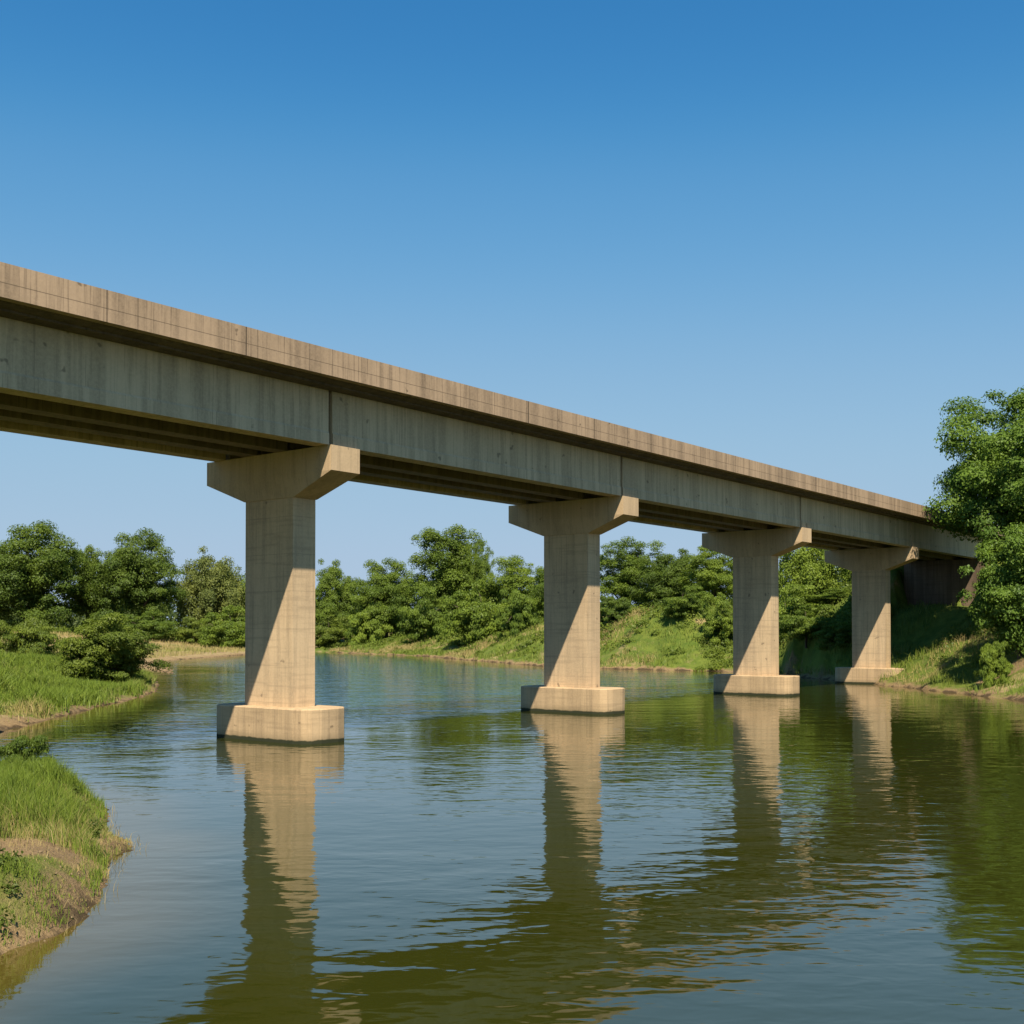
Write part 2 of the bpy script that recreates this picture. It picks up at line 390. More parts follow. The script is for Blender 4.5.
# deck slab with tapered cantilevers, a drip step under each edge
bm = bmesh.new()
UFO = UF + (UO - UN)
prof = [(-UO + .27, H + 2.05), (-UO + .27, H + ZFB + .035), (-UO + .33, H + ZFB - .03), (-UN - .42, H + 1.80), (-UN - .42, H + 1.74), (-UN + .05, H + 1.718),
        (UF - .05, H + 1.718), (UF + .42, H + 1.74), (UF + .42, H + 1.80), (UFO - .33, H + ZFB - .03), (UFO - .27, H + ZFB + .035), (UFO - .27, H + 2.05)]
prism_v(bm, prof, S0, SE + 6)
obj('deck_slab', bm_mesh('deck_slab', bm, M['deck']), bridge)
bm = bmesh.new(); prism_v(bm, [(-UO + .28, H + 2.056), (UFO - .28, H + 2.056), (UFO - .28, H + 2.12), (-UO + .28, H + 2.12)], S0, SE + 5.9)
obj('roadway', bm_mesh('roadway', bm, M['asphalt']), bridge)
for sgn, base in ((-1, UO), (1, UFO)):
    bm = bmesh.new()
    pr = [(sgn * base, H + ZFB), (sgn * base, H + ZFT), (sgn * (base - .24), H + ZFT), (sgn * (base - .265), H + ZFB)]
    prism_v(bm, pr, S0, SE + 6)
    obj('parapet', bm_mesh('parapet', bm, M['parapet'], 0.018), bridge)
# girders: three to a span, each with a slightly proud bottom flange
spans = list(zip([S0] + PIERS, PIERS + [SE + .5]))
gw = 0.62
w = gw / 2
IN = [(w, H + .004), (w, H + .30), (.13, H + .46), (.13, H + 1.50), (w - .08, H + 1.60), (w - .08, H + 1.715)]         # recessed web
OUT = [(w, H + .004), (w, H + .36), (w - .035, H + .42), (w - .035, H + 1.715)]                                        # flat outer face
neg = lambda P: [(-u, z) for u, z in P[::-1]]
JO = .52           # the joint sits over the near edge of the cap
for a, b in spans:
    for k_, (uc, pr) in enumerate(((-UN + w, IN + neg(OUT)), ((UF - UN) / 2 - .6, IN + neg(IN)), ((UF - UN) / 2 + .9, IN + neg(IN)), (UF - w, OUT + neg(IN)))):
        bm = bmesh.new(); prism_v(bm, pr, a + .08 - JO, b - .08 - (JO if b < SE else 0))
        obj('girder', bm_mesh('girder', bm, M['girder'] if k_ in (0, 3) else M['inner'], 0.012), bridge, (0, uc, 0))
    if b > SE: continue
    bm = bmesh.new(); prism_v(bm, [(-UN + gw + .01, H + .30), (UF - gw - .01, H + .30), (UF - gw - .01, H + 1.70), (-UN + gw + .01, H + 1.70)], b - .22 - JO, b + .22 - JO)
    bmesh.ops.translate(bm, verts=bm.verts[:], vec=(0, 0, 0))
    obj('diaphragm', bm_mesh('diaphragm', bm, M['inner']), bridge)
# piers
bm = bmesh.new(); prism_z(bm, [(BH - .02, rect(WV, WU)), (H - DT + .02, rect(WV, WU))])
col_me = bm_mesh('pier', bm, M['pier'], 0.045, 2)
bm = bmesh.new(); prism_z(bm, [(H - DT, rect(WV + .03, WU + .04)), (H - DE, rect(CV, CN)), (H, rect(CV, CN))])
cap_me = bm_mesh('pier_cap', bm, M['cap'], 0.03, 2)
bm = bmesh.new(); prism_z(bm, [(-2.2, rect(BV, BU, .66, 3)), (BH - .03, rect(BV, BU, .66, 3)), (BH, rect(BV - .03, BU - .03, .64, 3))])
foot_me = bm_mesh('footing', bm, M['footing'])
for s in PIERS:
    p = obj('pier', col_me, bridge, (s, 0, 0))
    obj('pier_cap', cap_me, p); obj('footing', foot_me, p)
# abutment at the right bank with wing walls
bm = bmesh.new()
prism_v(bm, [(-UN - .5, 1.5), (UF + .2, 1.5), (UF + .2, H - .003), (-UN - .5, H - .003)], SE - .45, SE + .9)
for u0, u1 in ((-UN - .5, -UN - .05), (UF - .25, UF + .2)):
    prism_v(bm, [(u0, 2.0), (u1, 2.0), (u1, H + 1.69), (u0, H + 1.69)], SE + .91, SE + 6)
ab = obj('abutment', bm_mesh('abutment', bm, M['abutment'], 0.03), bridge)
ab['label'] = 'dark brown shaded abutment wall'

# ------------------------------------------------------------------ foliage
def leaves(P, N, size, rg, aspect=0.55):
    """one small pointed leaf-cluster face at each point, turned to face N"""
    n = len(P); r = rg.normal(size=(n, 3))
    t1 = np.cross(N, r); t1 /= np.linalg.norm(t1, axis=1, keepdims=True) + 1e-9
    t2 = np.cross(N, t1)
    s = (size * rg.uniform(0.6, 1.35, n))[:, None]
    bend = N * s * rg.uniform(-.25, .25, (n, 1))
    V = np.stack([P - t1 * s * .5, P + t2 * s * aspect * .5 + bend, P + t1 * s * .5, P - t2 * s * aspect * .5 + bend * .4], 1)
    return V.reshape(-1, 3), np.arange(4 * n).reshape(n, 4)
def crown_arrays(seed, rx, rz, zc, nclump, nleaf, size, top=1.0, droop=0.0, loose=0.0, floor=None, full=0.0):
    rg = np.random.default_rng(seed)
    # big boughs spread evenly round the crown, then clumps over each bough
    nb = max(9, nclump // 5); i = np.arange(nb) + .5
    gz = 1 - 1.9 * i / nb; th = 2.39996 * i + rg.uniform(0, 6)
    g = np.stack([np.sqrt(1 - gz ** 2) * np.cos(th), np.sqrt(1 - gz ** 2) * np.sin(th), gz], -1) + rg.normal(size=(nb, 3)) * .16
    bc = g * rg.uniform(.50, .70, (nb, 1)); br = rg.uniform(.22, .36, nb)
    bc *= 1 - .25 * full; br = br + .10 * full
    ci = np.arange(nclump) % nb
    q = rg.normal(size=(nclump, 3)); q /= np.linalg.norm(q, axis=1, keepdims=True)
    C = bc[ci] + q * (br[ci] * rg.uniform(.45, 1.05 + loose, nclump))[:, None]
    lim = np.linalg.norm(C, axis=1); C *= np.minimum(1, (1.0 + loose * rg.uniform(0, 1, nclump)) / np.maximum(lim, 1e-6))[:, None]
    nin = nclump // 4; C[-nin:] *= rg.uniform(.2, .75, (nin, 1))
    cr = rg.uniform(.09, .20, nclump) * (1 - .2 * loose)
    w = cr ** 2; li = rg.choice(nclump, nleaf, p=w / w.sum())
    q = rg.normal(size=(nleaf, 3)); q /= np.linalg.norm(q, axis=1, keepdims=True)
    q[:, 2] = np.where(rg.random(nleaf) < .55, np.abs(q[:, 2]), q[:, 2])
    P = C[li] + q * (cr[li] * rg.uniform(.25, 1.1, nleaf) ** .7)[:, None] * np.array([1.15, 1.15, .75])
    if droop:
        P[:, 2] -= droop * rg.random(nleaf) ** 2 * (np.linalg.norm(P[:, :2], axis=1))
    N = q * .85 + rg.normal(size=(nleaf, 3)) * .52 + P * .35 + np.array([0, 0, .25]); N /= np.linalg.norm(N, axis=1, keepdims=True)
    P = P * np.array([rx, rx, rz]); P[:, 2] += zc
    if floor is not None: 
        kk = P[:, 2] > floor; P, N, li = P[kk], N[kk], li[kk]
    V, Fq = leaves(P, N, size, rg)
    cv = rg.uniform(0, 1, nclump)
    var = np.clip(.55 * cv[li] + .45 * rg.random(len(P)), 0, 1)
    return V, Fq, np.repeat(var, 4), C * np.array([rx, rx, rz]) + np.array([0, 0, zc])
def tube(V, Fq, pts, rad, k=7):
    b = len(V); pts = [Vector(p) for p in pts]
    for i, p in enumerate(pts):
        d = (pts[min(i + 1, len(pts) - 1)] - pts[max(i - 1, 0)]).normalized()
        a = d.orthogonal().normalized(); c = d.cross(a)
        for j in range(k):
            an = 2 * math.pi * j / k; q = p + (a * math.cos(an) + c * math.sin(an)) * rad[i]; V.append(tuple(q))
    for i in range(len(pts) - 1):
        for j in range(k):
            Fq.append((b + i * k + j, b + i * k + (j + 1) % k, b + (i + 1) * k + (j + 1) % k, b + (i + 1) * k + j))
def trunk_arrays(seed, C, hfork, r0, nl=9):
    rg = random.Random(seed); V, Fq = [], []
    top = Vector((rg.uniform(-.3, .3), rg.uniform(-.3, .3), hfork))
    tube(V, Fq, [(0, 0, -.8), (0, 0, .15), (top.x * .4, top.y * .4, hfork * .5), top], [r0 * 1.5, r0 * 1.15, r0 * .9, r0 * .75])
    for i in rg.sample(range(len(C)), min(nl, len(C))):
        e = Vector(C[i])
        if e.z < hfork: continue
        m = top.lerp(e, .5) + Vector((rg.uniform(-.4, .4), rg.uniform(-.4, .4), .5))
        tube(V, Fq, [top * .97, m, e], [r0 * .5, r0 * .3, r0 * .08], 5)
    return V, Fq
KINDS = {}
def kind(name, seed, rx, rz, zc, nclump, nleaf, size, trunk=True, r0=.3, fork=None, **kw):
    V, Fq, var, C = crown_arrays(seed, rx, rz, zc, nclump, nleaf, size, **kw)
    cm = mesh_np('crown', V, Fq, M['leaf'], {'var': var})
    tm = None
    if trunk:
        tv, tf = trunk_arrays(seed, C, fork or max(1.2, zc - rz * .75), r0); tm = mesh_np('trunk', tv, tf, M['bark'], smooth=True)
    KINDS[name] = (cm, tm, np.percentile(np.hypot(V[:, 0], V[:, 1]), 97.5), np.percentile(V[:, 2], 98.8))
kind('broad', 11, 6.5, 7.2, 5.6, 230, 90000, .23, r0=.38, fork=1.6, floor=-.2)
kind('tall', 12, 5.0, 8.6, 6.9, 230, 80000, .22, r0=.34, fork=1.8, floor=-.2)
kind('loose', 13, 5.2, 6.6, 5.2, 200, 62000, .20, r0=.26, fork=1.4, loose=.16, floor=-.2)
kind('pale', 14, 5.5, 6.0, 4.7, 200, 70000, .22, r0=.28, fork=1.4, droop=.25, loose=.10, floor=-.2)
kind('bushy', 15, 6.0, 6.0, 4.5, 220, 76000, .21, r0=.26, fork=1.2, floor=-.2, loose=.08)
kind('shrub', 16, 2.6, 1.9, 1.0, 110, 26000, .12, trunk=True, r0=.07, fork=.3, floor=-.2)
kind('shrub_wide', 17, 3.0, 1.5, .7, 110, 26000, .125, trunk=True, r0=.07, fork=.3, floor=-.2, loose=.12)
kind('near_tree', 35, 7.0, 7.4, 8.0, 240, 170000, .20, r0=.42, fork=3.4, floor=3.0, loose=.03)
kind('near_bush', 19, 3.2, 3.8, 3.0, 150, 52000, .14, r0=.14, fork=.8, floor=-.2, loose=.12)
kind('mid_bush', 20, 2.9, 2.6, 1.5, 200, 70000, .115, r0=.08, fork=.4, floor=-.3, full=1.0)
GREEN = {'dark': (.088, .140, .025), 'mid': (.112, .174, .029), 'fresh': (.140, .208, .033), 'pale': (.150, .188, .056), 'olive': (.115, .164, .028), 'deep': (.112, .192, .034)}
used_kind = set()
def plant(name, kd, px, d, top, width, colr, label, cat, group=None, rz=None, sink=.1, base=None):
    """a tree or shrub standing at distance d; its crown is `width` px wide and reaches row `top`"""
    x, y = dep(px, d); g = hz(x, y) if base is None else base
    cm, tm, rx, ht = KINDS[kd]
    sxy = (width / 2 / F * d) / (rx * 1.0); sz = max(.4, zat(top, d) - g + sink) / ht
    o = empty(name, (x, y, g - sink), random.Random(px * 7 + d).uniform(0, 6.28) if rz is None else rz)
    o.scale = (sxy, sxy, sz)
    tag(o, label, cat, group)
    c = obj('crown', cm, o); q = GREEN[colr]; c.color = (*q, 1)
    if tm: obj('trunk', tm, o)
    return o
TG = 'trees along the far banks'
# far left beyond the flats
plant('broad_tree', 'broad', 27, 235, 529, 112, 'dark', 'largest dark round tree at the left edge beyond the sandy flats', 'tree', TG)
plant('slim_tree', 'tall', 88, 246, 551, 44, 'mid', 'narrow tree squeezed between the two big dark round trees on the left', 'tree', TG)
plant('broad_tree', 'broad', 135, 240, 538, 88, 'dark', 'dark domed tree standing just right of the narrow gap tree on the left', 'tree', TG, rz=2.2)
plant('willow_tree', 'pale', 212, 250, 561, 74, 'pale', 'pale grey-green willowy tree just left of the nearest pier', 'tree', TG)
plant('broad_tree', 'bushy', -60, 240, 545, 90, 'mid', 'tree cut off by the left edge of the photo', 'tree', TG)
plant('willow_tree', 'pale', 262, 258, 572, 60, 'mid', 'tree mostly hidden behind the nearest pier column', 'tree', TG, rz=3.9)
plant('broad_tree', 'bushy', 333, 248, 569, 58, 'mid', 'low round tree showing just right of the nearest pier', 'tree', TG)
plant('broad_tree', 'broad', 386, 226, 564, 70, 'mid', 'round mid-green tree left of the tallest mid-river tree', 'tree', TG, rz=4.0)
plant('tall_tree', 'tall', 448, 206, 532, 74, 'mid', 'tallest tree on the far bank between the first two piers', 'tree', TG)
plant('slim_tree', 'loose', 480, 202, 546, 30, 'mid', 'slim lighter tree against the right side of the tallest mid tree', 'tree', TG)
plant('loose_tree', 'loose', 517, 176, 561, 76, 'fresh', 'feathery light tree just left of the second pier column', 'tree', TG)
plant('loose_tree', 'bushy', 560, 162, 566, 66, 'mid', 'tree hidden mostly by the second pier column', 'tree', TG)
plant('loose_tree', 'loose', 628, 138, 543, 76, 'mid', 'loose airy tree just right of the second pier column', 'tree', TG, rz=1.0)
plant('bushy_tree', 'bushy', 668, 132, 556, 74, 'dark', 'dark bushy tree midway between the second and third piers', 'tree', TG)
plant('loose_tree', 'loose', 712, 126, 546, 66, 'fresh', 'light green tree just left of the third pier column', 'tree', TG, rz=2.6)
plant('bushy_tree', 'bushy', 756, 128, 552, 62, 'mid', 'tree standing behind the third pier column', 'tree', TG, rz=.7)
plant('pale_tree', 'pale', 812, 105, 541, 84, 'fresh', 'bright spreading tree between the third and fourth piers', 'tree', TG, rz=5.0)
plant('bushy_tree', 'bushy', 862, 118, 556, 62, 'mid', 'tree standing behind the fourth pier column', 'tree', TG, rz=3.0)
plant('loose_tree', 'loose', 905, 124, 562, 48, 'fresh', 'small light tree seen under the deck right of the fourth pier', 'tree', TG)
# big one at the right edge, in front of the bridge end
plant('big_tree', 'near_tree', 1038, 75, 400, 204, 'deep', 'big tree overhanging the right end of the bridge parapet', 'tree', rz=.6)
plant('bush', 'near_bush', 1020, 67, 528, 112, 'deep', 'tall leafy bush below the big tree at the right edge', 'bush', rz=1.1)
plant('bush', 'near_bush', 1070, 66, 480, 120, 'deep', 'tree-high bush cut off by the right edge of the photo', 'bush', rz=3.1)
SG = 'shrubs along the banks'
plant('round_bush', 'mid_bush', 108, 71, 619, 98, 'olive', 'large dome-shaped bush on the tip of the grassy left bank', 'bush', SG, rz=.3)
for px, d, top, w, kd, colr, lab in [
    (28, 104, 620, 70, 'shrub_wide', 'olive', 'low spreading shrub at the left edge below the largest dark tree'),
    (150, 222, 612, 52, 'shrub', 'mid', 'round shrub at the foot of the dark domed tree on the left'),
    (196, 226, 619, 42, 'shrub_wide', 'olive', 'low shrub at the foot of the pale willowy tree'),
    (228, 222, 608, 52, 'shrub', 'fresh', 'bright shrub touching the left side of the nearest pier'),
    (330, 232, 617, 48, 'shrub', 'olive', 'shrub on the bank just right of the nearest pier'),
    (366, 220, 608, 50, 'shrub_wide', 'fresh', 'shrub below the round tree left of the tallest mid tree'),
    (425, 198, 590, 52, 'shrub', 'mid', 'shrub rising below the left side of the tallest mid tree'),
    (478, 172, 584, 66, 'shrub', 'fresh', 'big light shrub on the slope below the slim lighter tree'),
    (520, 155, 592, 46, 'shrub_wide', 'mid', 'shrub on the slope left of the second pier'),
    (615, 128, 598, 44, 'shrub_wide', 'dark', 'dark shrub on the bank top just right of the second pier'),
    (686, 117, 588, 46, 'shrub', 'mid', 'tall shrub hanging over the slope left of the third pier'),
    (722, 112, 596, 44, 'shrub', 'fresh', 'bright shrub touching the left side of the third pier'),
    (792, 100, 588, 84, 'shrub', 'fresh', 'bright shrub on the bank just right of the third pier'),
    (836, 97, 590, 64, 'shrub', 'mid', 'shrub on the bank just left of the fourth pier'),
    (806, 93, 606, 62, 'shrub', 'mid', 'shrub on the shaded embankment between the third and fourth piers'),
    (838, 89, 622, 46, 'shrub_wide', 'mid', 'low shrub on the embankment touching the left side of the fourth pier'),
    (20, 25.2, 738, 66, 'shrub_wide', 'dark', 'low dark shrub added in place of the dark reflection in the inlet behind the near grassy bank'),  # added shrub, stands in for dark reflection and shadow on the inlet water
    (992, 65, 644, 36, 'shrub_wide', 'fresh', 'low shrub on the sunny slope below the tall leafy bush')]:
    plant('shrub', kd, px, d, top, w, colr, lab, 'shrub', SG)

# undergrowth: low leafy cover below and behind the trees, nobody could count it
def undergrowth():
    rg = np.random.default_rng(77); Vs, Fs, Va = [], [], []; off = 0
    cx, cy, cs = [], [], []
    for i in range(2600):
        if rg.random() < .7:
            j = rg.integers(0, len(RSd) - 40); p = RSd[j]
            dd = rg.uniform(5, 34); 
            q = RSd[min(j + 3, len(RSd) - 1)][:2] - p[:2]; q = q / (np.linalg.norm(q) + 1e-9)
            x, y = p[0] - q[1] * dd * 1.0, p[1] + q[0] * dd
            size = rg.uniform(.5, 1.1) + dd * .045
        else:
            y = rg.uniform(222, 330); x = rg.uniform(-.55, -.20) * y; size = rg.uniform(.8, 2.6)
        cx.append(x); cy.append(y); cs.append(size)
    for i in range(1500):
        j = rg.integers(0, len(RSd) - 2); p = RSd[j]; q = RSd[j + 1][:2] - p[:2]; q = q / (np.linalg.norm(q) + 1e-9); dd = rg.uniform(1.5, 15)
        cx.append(p[0] - q[1] * dd); cy.append(p[1] + q[0] * dd); cs.append(rg.uniform(.3, .75) * (1 + dd * .03))
    for i in range(700):
        v, u = rg.uniform(52, 84), rg.uniform(4.5, 24); p = bw(v, u)
        cx.append(p[0]); cy.append(p[1]); cs.append(rg.uniform(.5, 1.3))
    cx, cy, cs = map(np.array, (cx, cy, cs)); hz_, d, dr, rt = height(cx, cy, True)
    qv = (np.stack([cx - PX, cy - PY], -1) @ VD); qu = (np.stack([cx - PX, cy - PY], -1) @ UD)
    ok = ((d > 4) | ((d > .35) & (cs < .45 + .35 * np.clip(d, 0, 2)))) & (cy > 54) & (bare_earth(cx, cy, d) < .4) & ~((np.abs(qu) < 4.3) & (qv > 30)) & ((hz_ < 8) | (qu > 4.3))
    for x, y, s, z in zip(cx[ok], cy[ok], cs[ok], hz_[ok]):
        n = 110
        q = rg.normal(size=(n, 3)); q /= np.linalg.norm(q, axis=1, keepdims=True); q[:, 2] = np.abs(q[:, 2])
        P = q * s * rg.uniform(.5, 1.05, (n, 1)) * np.array([1.2, 1.2, .8]) + np.array([x, y, z - .1])
        N = q + rg.normal(size=(n, 3)) * .5; N /= np.linalg.norm(N, axis=1, keepdims=True)
        V, Fq = leaves(P, N, np.clip(.0022 * y, .16, .5), rg); Vs.append(V); Fs.append(Fq + off); off += len(V)
        Va.append(np.repeat(np.clip(rg.uniform(0, .6) + .4 * rg.random(n), 0, 1), 4))
    me = mesh_np('undergrowth', np.vstack(Vs), np.vstack(Fs), M['leaf'], {'var': np.concatenate(Va)})
    o = obj('undergrowth', me); o.color = (.115, .165, .028, 1)
    tag(o, 'tangled low green undergrowth below the trees on the banks', 'undergrowth', kind='stuff')
undergrowth()
def far_wood():
    rg = np.random.default_rng(5); Vs, Fs, Va = [], [], []; off = 0
    for i in range(150):
        y = rg.uniform(300, 420); x = rg.uniform(-.62, .62) * y
        r = rg.uniform(6, 11); h = rg.uniform(8, 15); n = 800
        q = rg.normal(size=(n, 3)); q /= np.linalg.norm(q, axis=1, keepdims=True)
        P = q * np.array([r, r, h * .55]) * rg.uniform(.6, 1.05, (n, 1)) + np.array([x, y, 2.5 + h * .5])
        N = q + rg.normal(size=(n, 3)) * .5; N /= np.linalg.norm(N, axis=1, keepdims=True)
        V, Fq = leaves(P, N, 1.3, rg); Vs.append(V); Fs.append(Fq + off); off += len(V); Va.append(np.repeat(rg.random(n), 4))
    me = mesh_np('far_wood', np.vstack(Vs), np.vstack(Fs), M['leaf'], {'var': np.concatenate(Va)})
    o = obj('far_wood', me); o.color = (.07, .105, .035, 1)
    tag(o, 'far-off belt of green woodland closing the horizon', 'woodland', kind='stuff')
far_wood()

# ------------------------------------------------------------------ grass
def blades(name, x, y, z, hgt, wid, dry, label, lean=.45, seed=1, lx=None, ly=None):
    rg = np.random.default_rng(seed); n = len(x)
    a = rg.uniform(0, 2 * np.pi, n); fw = np.stack([np.cos(a), np.sin(a), np.zeros(n)], -1); sd_ = np.stack([-np.sin(a), np.cos(a), np.zeros(n)], -1)
    b = rg.uniform(0, 2 * np.pi, n); L = rg.uniform(.1, 1, n) * lean
    ln = np.stack([np.cos(b) * L, np.sin(b) * L, np.zeros(n)], -1)
    if lx is not None: ln[:, 0] += lx; ln[:, 1] += ly
    P = np.stack([x, y, z - .03], -1); h = hgt[:, None]; w = wid[:, None]
    up = np.array([0, 0, 1.0])
    m = P + (up * .55 + ln * .25) * h; tp = P + (up * (1 - .25 * L[:, None]) + ln * .9) * h
    V = np.stack([P - sd_ * w, P + sd_ * w, m + sd_ * w * .75, m - sd_ * w * .75, tp + sd_ * w * .12, tp - sd_ * w * .12], 1).reshape(-1, 3)
    i = np.arange(n)[:, None] * 6
    Fq = np.concatenate([i + np.array([0, 1, 2, 3]), i + np.array([3, 2, 4, 5])], 0)
    me = mesh_np(name, V, Fq, M['grass'], {'var': np.repeat(rg.random(n), 6), 'dry': np.repeat(np.clip(dry, 0, 1), 6)})
    return tag(obj(name, me), label, 'grass', kind='stuff')
def scatter(n, x0, x1, y0, y1, seed):
    rg = np.random.default_rng(seed); x = rg.uniform(x0, x1, n); y = rg.uniform(y0, y1, n)
    h, d, dr, rt = height(x, y, True); return rg, x, y, h, d, dr, rt
# near bank at the lower left
rg, x, y, h, d, dr, rt = scatter(330000, -14, -3.4, 8.5, 36, 101)
tu = fbm(x, y, .75, 3, 61); fine = fbm(x, y, 2.6, 2, 67)
bare = np.exp(-(((x + 6.9) / .95) ** 2 + ((y - 15.7) / 1.5) ** 2))      # trodden sandy patch
den = (.50 + .50 * sst(.30, .52, tu * .7 + fine * .3 + .12 * (1 - dr))) * (1 - .93 * sst(.22, .5, bare))
k = (d > .06) & ~rt & (rg.random(len(x)) < den)
x, y, h, d, dr, tu, fine, bare = (q[k] for q in (x, y, h, d, dr, tu, fine, bare))
tuft = fbm(x, y, 1.25, 2, 69) + .26 * np.exp(-((x + 5.15) / .75) ** 2 - ((y - 13.2) / 1.1) ** 2) + .20 * np.exp(-((x + 7.2) / 1.6) ** 2 - ((y - 19.0) / 1.6) ** 2) - .35 * bare
dryv = sst(.56, .90, dr * .42 + rg.random(len(x)) * .5 + bare * .3 + .5 * (.5 - tu) + .75 * (.47 - tuft)) 
hg = (.14 + .48 * sst(.34, .60, .45 * tu + .55 * tuft)) * (1 - .35 * sst(20, 23, y)) * rg.uniform(.5, 1.15, len(x)) * np.clip(.45 + d * .6, 0, 1) * (.85 + .15 * sst(13.5, 16.5, y)) * (.5 + 1.0 * fine) * (1 - .8 * np.exp(-((x + 6.4) / .85) ** 2 - ((y - 13.7) / 1.5) ** 2))
blades('near_grass', x, y, h, hg, rg.uniform(.0028, .0062, len(x)), dryv, 'long green and straw grass on the near bank at lower left', .75, 3)
# dry stalks and debris at the tip of the near bank
rg, x, y, h, d, dr, rt = scatter(22000, -14, -4, 9, 34, 111)
k = (d > -.25) & (d < 1.3) & ~rt & (rg.random(len(x)) < .35 + .5 * (dr > .6))
x, y, h = x[k], y[k], h[k]
blades('dry_stalks', x, y, np.maximum(h, 0.0), rg.uniform(.06, .24, len(x)), rg.uniform(.0025, .005, len(x)), np.full(len(x), .95), 'matted straw stalks along the waterline of the near bank', 1.5, 5)
# broad-leaved weeds among the grass
rg, x, y, h, d, dr, rt = scatter(420, -13, -3.8, 9, 25, 161)
k = (d > .2) & ~rt & (((x + 6.9) / 1.1) ** 2 + ((y - 15.4) / 2.2) ** 2 > 1); Vs, Fs, Va = [], [], []; off = 0
for a, b, c_ in zip(x[k], y[k], h[k]):
    n = 90; q = rg.normal(size=(n, 3)); q /= np.linalg.norm(q, axis=1, keepdims=True); q[:, 2] = np.abs(q[:, 2])
    P = q * rg.uniform(.06, .24) * rg.uniform(.3, 1.1, (n, 1)) * np.array([1, 1, 1.1]) + np.array([a, b, c_ + .02])
    N = q + rg.normal(size=(n, 3)) * .6; N /= np.linalg.norm(N, axis=1, keepdims=True)
    V, Fq = leaves(P, N, .055, rg); Vs.append(V); Fs.append(Fq + off); off += len(V); Va.append(np.repeat(np.clip(rg.uniform(0, .7) + .3 * rg.random(n), 0, 1), 4))
o = obj('bank_weeds', mesh_np('bank_weeds', np.vstack(Vs), np.vstack(Fs), M['leaf'], {'var': np.concatenate(Va)})); o.color = (.085, .125, .028, 1)
tag(o, 'small leafy weeds scattered through the near bank grass', 'weeds', kind='stuff')
# clods and pebbles washed out along the edge
rg, x, y, h, d, dr, rt = scatter(9000, -14, -3.4, 8.5, 36, 151)
k = (d > -.12) & (d < 1.0) & ~rt & (rg.random(len(x)) < .55)
x, y, h = x[k], y[k], h[k]
octa = np.array([(1, 0, 0), (0, 1, 0), (-1, 0, 0), (0, -1, 0), (0, 0, .7), (0, 0, -.7), (.7, .7, .3), (-.7, .7, .3)], float)[:6]
tri = np.array([(0, 1, 4), (1, 2, 4), (2, 3, 4), (3, 0, 4), (1, 0, 5), (2, 1, 5), (3, 2, 5), (0, 3, 5)])
r_ = (.008 + .035 * rg.random(len(x)) ** 4)[:, None, None]
V = octa[None] * r_ * rg.uniform(.6, 1.3, (len(x), 6, 3)) + np.stack([x, y, np.maximum(h, -.02)], -1)[:, None, :]
Fq = (tri[None] + 6 * np.arange(len(x))[:, None, None]).reshape(-1, 3)
t = NT('clod'); n_ = t.noise(t.coord(), 40, 3)
cl = t.done(t.principled(t.mix(n_, (0.11, 0.075, 0.04), (0.30, 0.22, 0.13)), 0.9, 0.2))
tag(obj('earth_clods', mesh_np('earth_clods', V.reshape(-1, 3), Fq, cl)), 'small clods and pebbles washed out along the near waterline', 'clods', kind='stuff')
# grassy bank in the middle distance on the left
rg, x, y, h, d, dr, rt = scatter(460000, -46, -14, 36, 86, 121)
tu = fbm(x, y, .35, 4, 71)
k = (d > .12) & ~rt & (rg.random(len(x)) < sst(.30, .55, tu + .25 * (1 - dr) - .1) * sst(.1, 1.2, d + 2 * (tu - .5)))
x, y, h, d, dr, tu = (q[k] for q in (x, y, h, d, dr, tu))
fn = fbm(x, y, 1.1, 3, 77)
dryv = sst(.52, .95, dr * .45 + rg.random(len(x)) * .35 + .9 * (fbm(x, y, .3, 3, 75) - .45) + .30 * (1 - sst(.3, 2.6, d)))
blades('bank_grass', x, y, h, (.16 + .62 * sst(.36, .62, .5 * tu + .5 * fn)) * rg.uniform(.4, 1.1, len(x)), rg.uniform(.010, .022, len(x)), dryv, 'bright green grass covering the left bank beyond the inlet', 1.0, 7)
# dry grass on the flats
rg, x, y, h, d, dr, rt = scatter(110000, -140, -20, 84, 300, 131)
tu = fbm(x, y, .12, 4, 81)
k = (d > 2.0) & ~rt & (rg.random(len(x)) < sst(.36, .58, tu + .02 * np.clip(d, 0, 8)))
x, y, h, d, dr, tu = (q[k] for q in (x, y, h, d, dr, tu))
blades('flats_grass', x, y, h, rg.uniform(.25, .9, len(x)), .00026 * y * rg.uniform(.6, 1.2, len(x)), np.clip(.52 + 1.3 * (fbm(x, y, .09, 3, 83) - .42) + rg.uniform(-.3, .3, len(x)), 0, 1), 'dry pale grass on the sandy flats far left', .6, 9)
# right bank
rg, x, y, h, d, dr, rt = scatter(420000, -55, 45, 52, 215, 141)
tu = fbm(x, y, .28, 4, 91)
q = np.stack([x - PX, y - PY], -1); v = q @ VD; u = q @ UD
k = (d > .25) & (d < 24) & rt & (rg.random(len(x)) < sst(.36, .54, tu + .03)) & (rg.random(len(x)) > .9 * bare_earth(x, y, d)) & (h < 8) & ~((np.abs(u) < 4.2) & (v > SE - 1.2))
x, y, h, d, dr, tu = (q[k] for q in (x, y, h, d, dr, tu))
dryv = np.clip(sst(.52, .66, fbm(x, y, .16, 4, 95)) * .8 + rg.uniform(-.15, .25, len(x)), 0, 1); fn = fbm(x, y, .9, 3, 97)
blades('slope_grass', x, y, h, (.18 + .62 * sst(.36, .62, .5 * tu + .5 * fn)) * rg.uniform(.4, 1.1, len(x)), .00022 * y * rg.uniform(.7, 1.4, len(x)), dryv, 'green and straw grass covering the slope of the right bank', 1.0, 11)

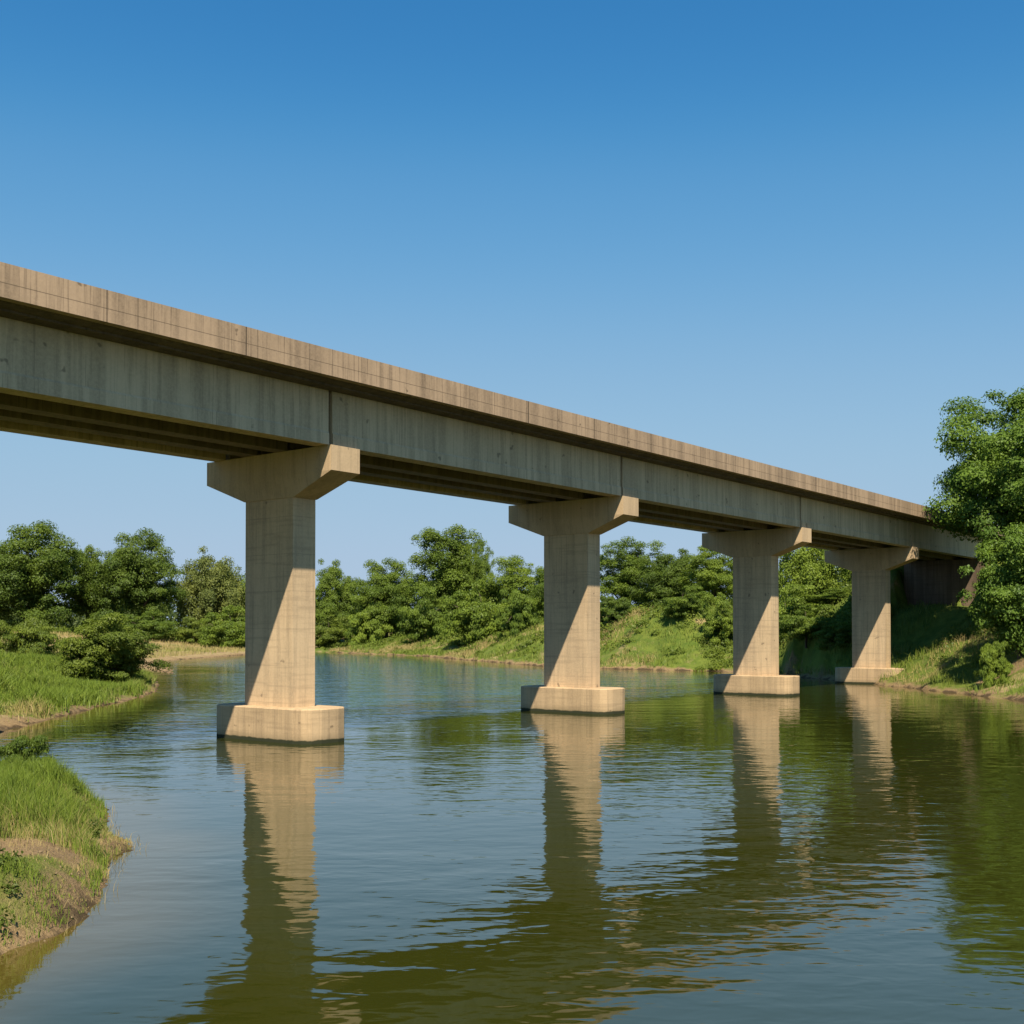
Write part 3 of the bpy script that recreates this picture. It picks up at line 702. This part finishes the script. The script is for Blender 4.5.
# ------------------------------------------------------------------ camera, light, sky
cam = bpy.data.cameras.new('camera'); co_ = bpy.data.objects.new('camera', cam); link(co_)
co_.location = (0, 0, HC); co_.rotation_euler = (math.pi / 2 + PITCH, 0, 0)
cam.sensor_width = 36; cam.lens = 36 * F / 1024
yc = HOR - F * math.tan(PITCH)
cam.shift_y = (yc - 512) / 1024
cam.clip_end = 5000; cam.clip_start = .1
sc.camera = co_
S = Vector((*( -(UD * 1.0 + VD * 1.12)), 2.0)).normalized()       # towards the sun
sun = bpy.data.lights.new('sun', 'SUN'); sun.energy = 4.8; sun.angle = R(.5); sun.color = (1.0, .90, .72)
so = bpy.data.objects.new('sun', sun); link(so); so.location = (20, -40, 60)
so.rotation_euler = (-S).to_track_quat('-Z', 'Y').to_euler()
w = bpy.data.worlds.new('World'); sc.world = w; w.use_nodes = True; nt = w.node_tree
bg = nt.nodes['Background']; sky = nt.nodes.new('ShaderNodeTexSky'); sky.sky_type = 'NISHITA'; sky.sun_disc = False
sky.sun_elevation = math.asin(S.z); sky.sun_rotation = math.atan2(S.x, S.y)
sky.altitude = 0; sky.air_density = 1.0; sky.dust_density = 0.0; sky.ozone_density = 8.0
STR, EXPO, DOM = .10, .72, 1.65
k0 = STR * 2 ** EXPO / DOM
vm = nt.nodes.new('ShaderNodeVectorMath'); vm.operation = 'SCALE'; vm.inputs['Scale'].default_value = k0
nt.links.new(sky.outputs[0], vm.inputs[0])
cu = nt.nodes.new('ShaderNodeRGBCurve'); cu.mapping.extend = 'HORIZONTAL'
f = 2 ** EXPO * .1
for ch, pts in enumerate(([(0, 0), (.74, .042), (1.04, .117), (1.88, .283), (3.17, .367), (6.7, .43)],
                          [(0, 0), (1.50, .216), (2.09, .342), (3.59, .491), (5.43, .54), (8.1, .56)],
                          [(0, 0), (3.25, .508), (4.29, .63), (6.44, .705), (8.0, .715)])):
    cm = cu.mapping.curves[ch]
    P = [(x * f / DOM, y / DOM) for x, y in pts] + [(1.0, pts[-1][1] * 1.05 / DOM)]
    while len(cm.points) < len(P): cm.points.new(.5, .5)
    for p, (x, y) in zip(cm.points, P): p.location = (x, y); p.handle_type = 'AUTO_CLAMPED'
cu.mapping.update()
nt.links.new(vm.outputs[0], cu.inputs['Color'])
vb = nt.nodes.new('ShaderNodeVectorMath'); vb.operation = 'SCALE'; vb.inputs['Scale'].default_value = 1 / k0
nt.links.new(cu.outputs[0], vb.inputs[0]); nt.links.new(vb.outputs[0], bg.inputs[0]); bg.inputs[1].default_value = STR
vs = sc.view_settings; vs.view_transform = 'Standard'; vs.look = 'None'; vs.gamma = 1; vs.use_curve_mapping = False; vs.exposure = EXPO
sc.render.engine = 'CYCLES'
sc.cycles.use_denoising = True
sc.cycles.max_bounces = 6; sc.cycles.diffuse_bounces = 3; sc.cycles.glossy_bounces = 3; sc.cycles.transparent_max_bounces = 4
sc.cycles.caustics_reflective = False; sc.cycles.caustics_refractive = False
sc.cycles.sample_clamp_indirect = 5
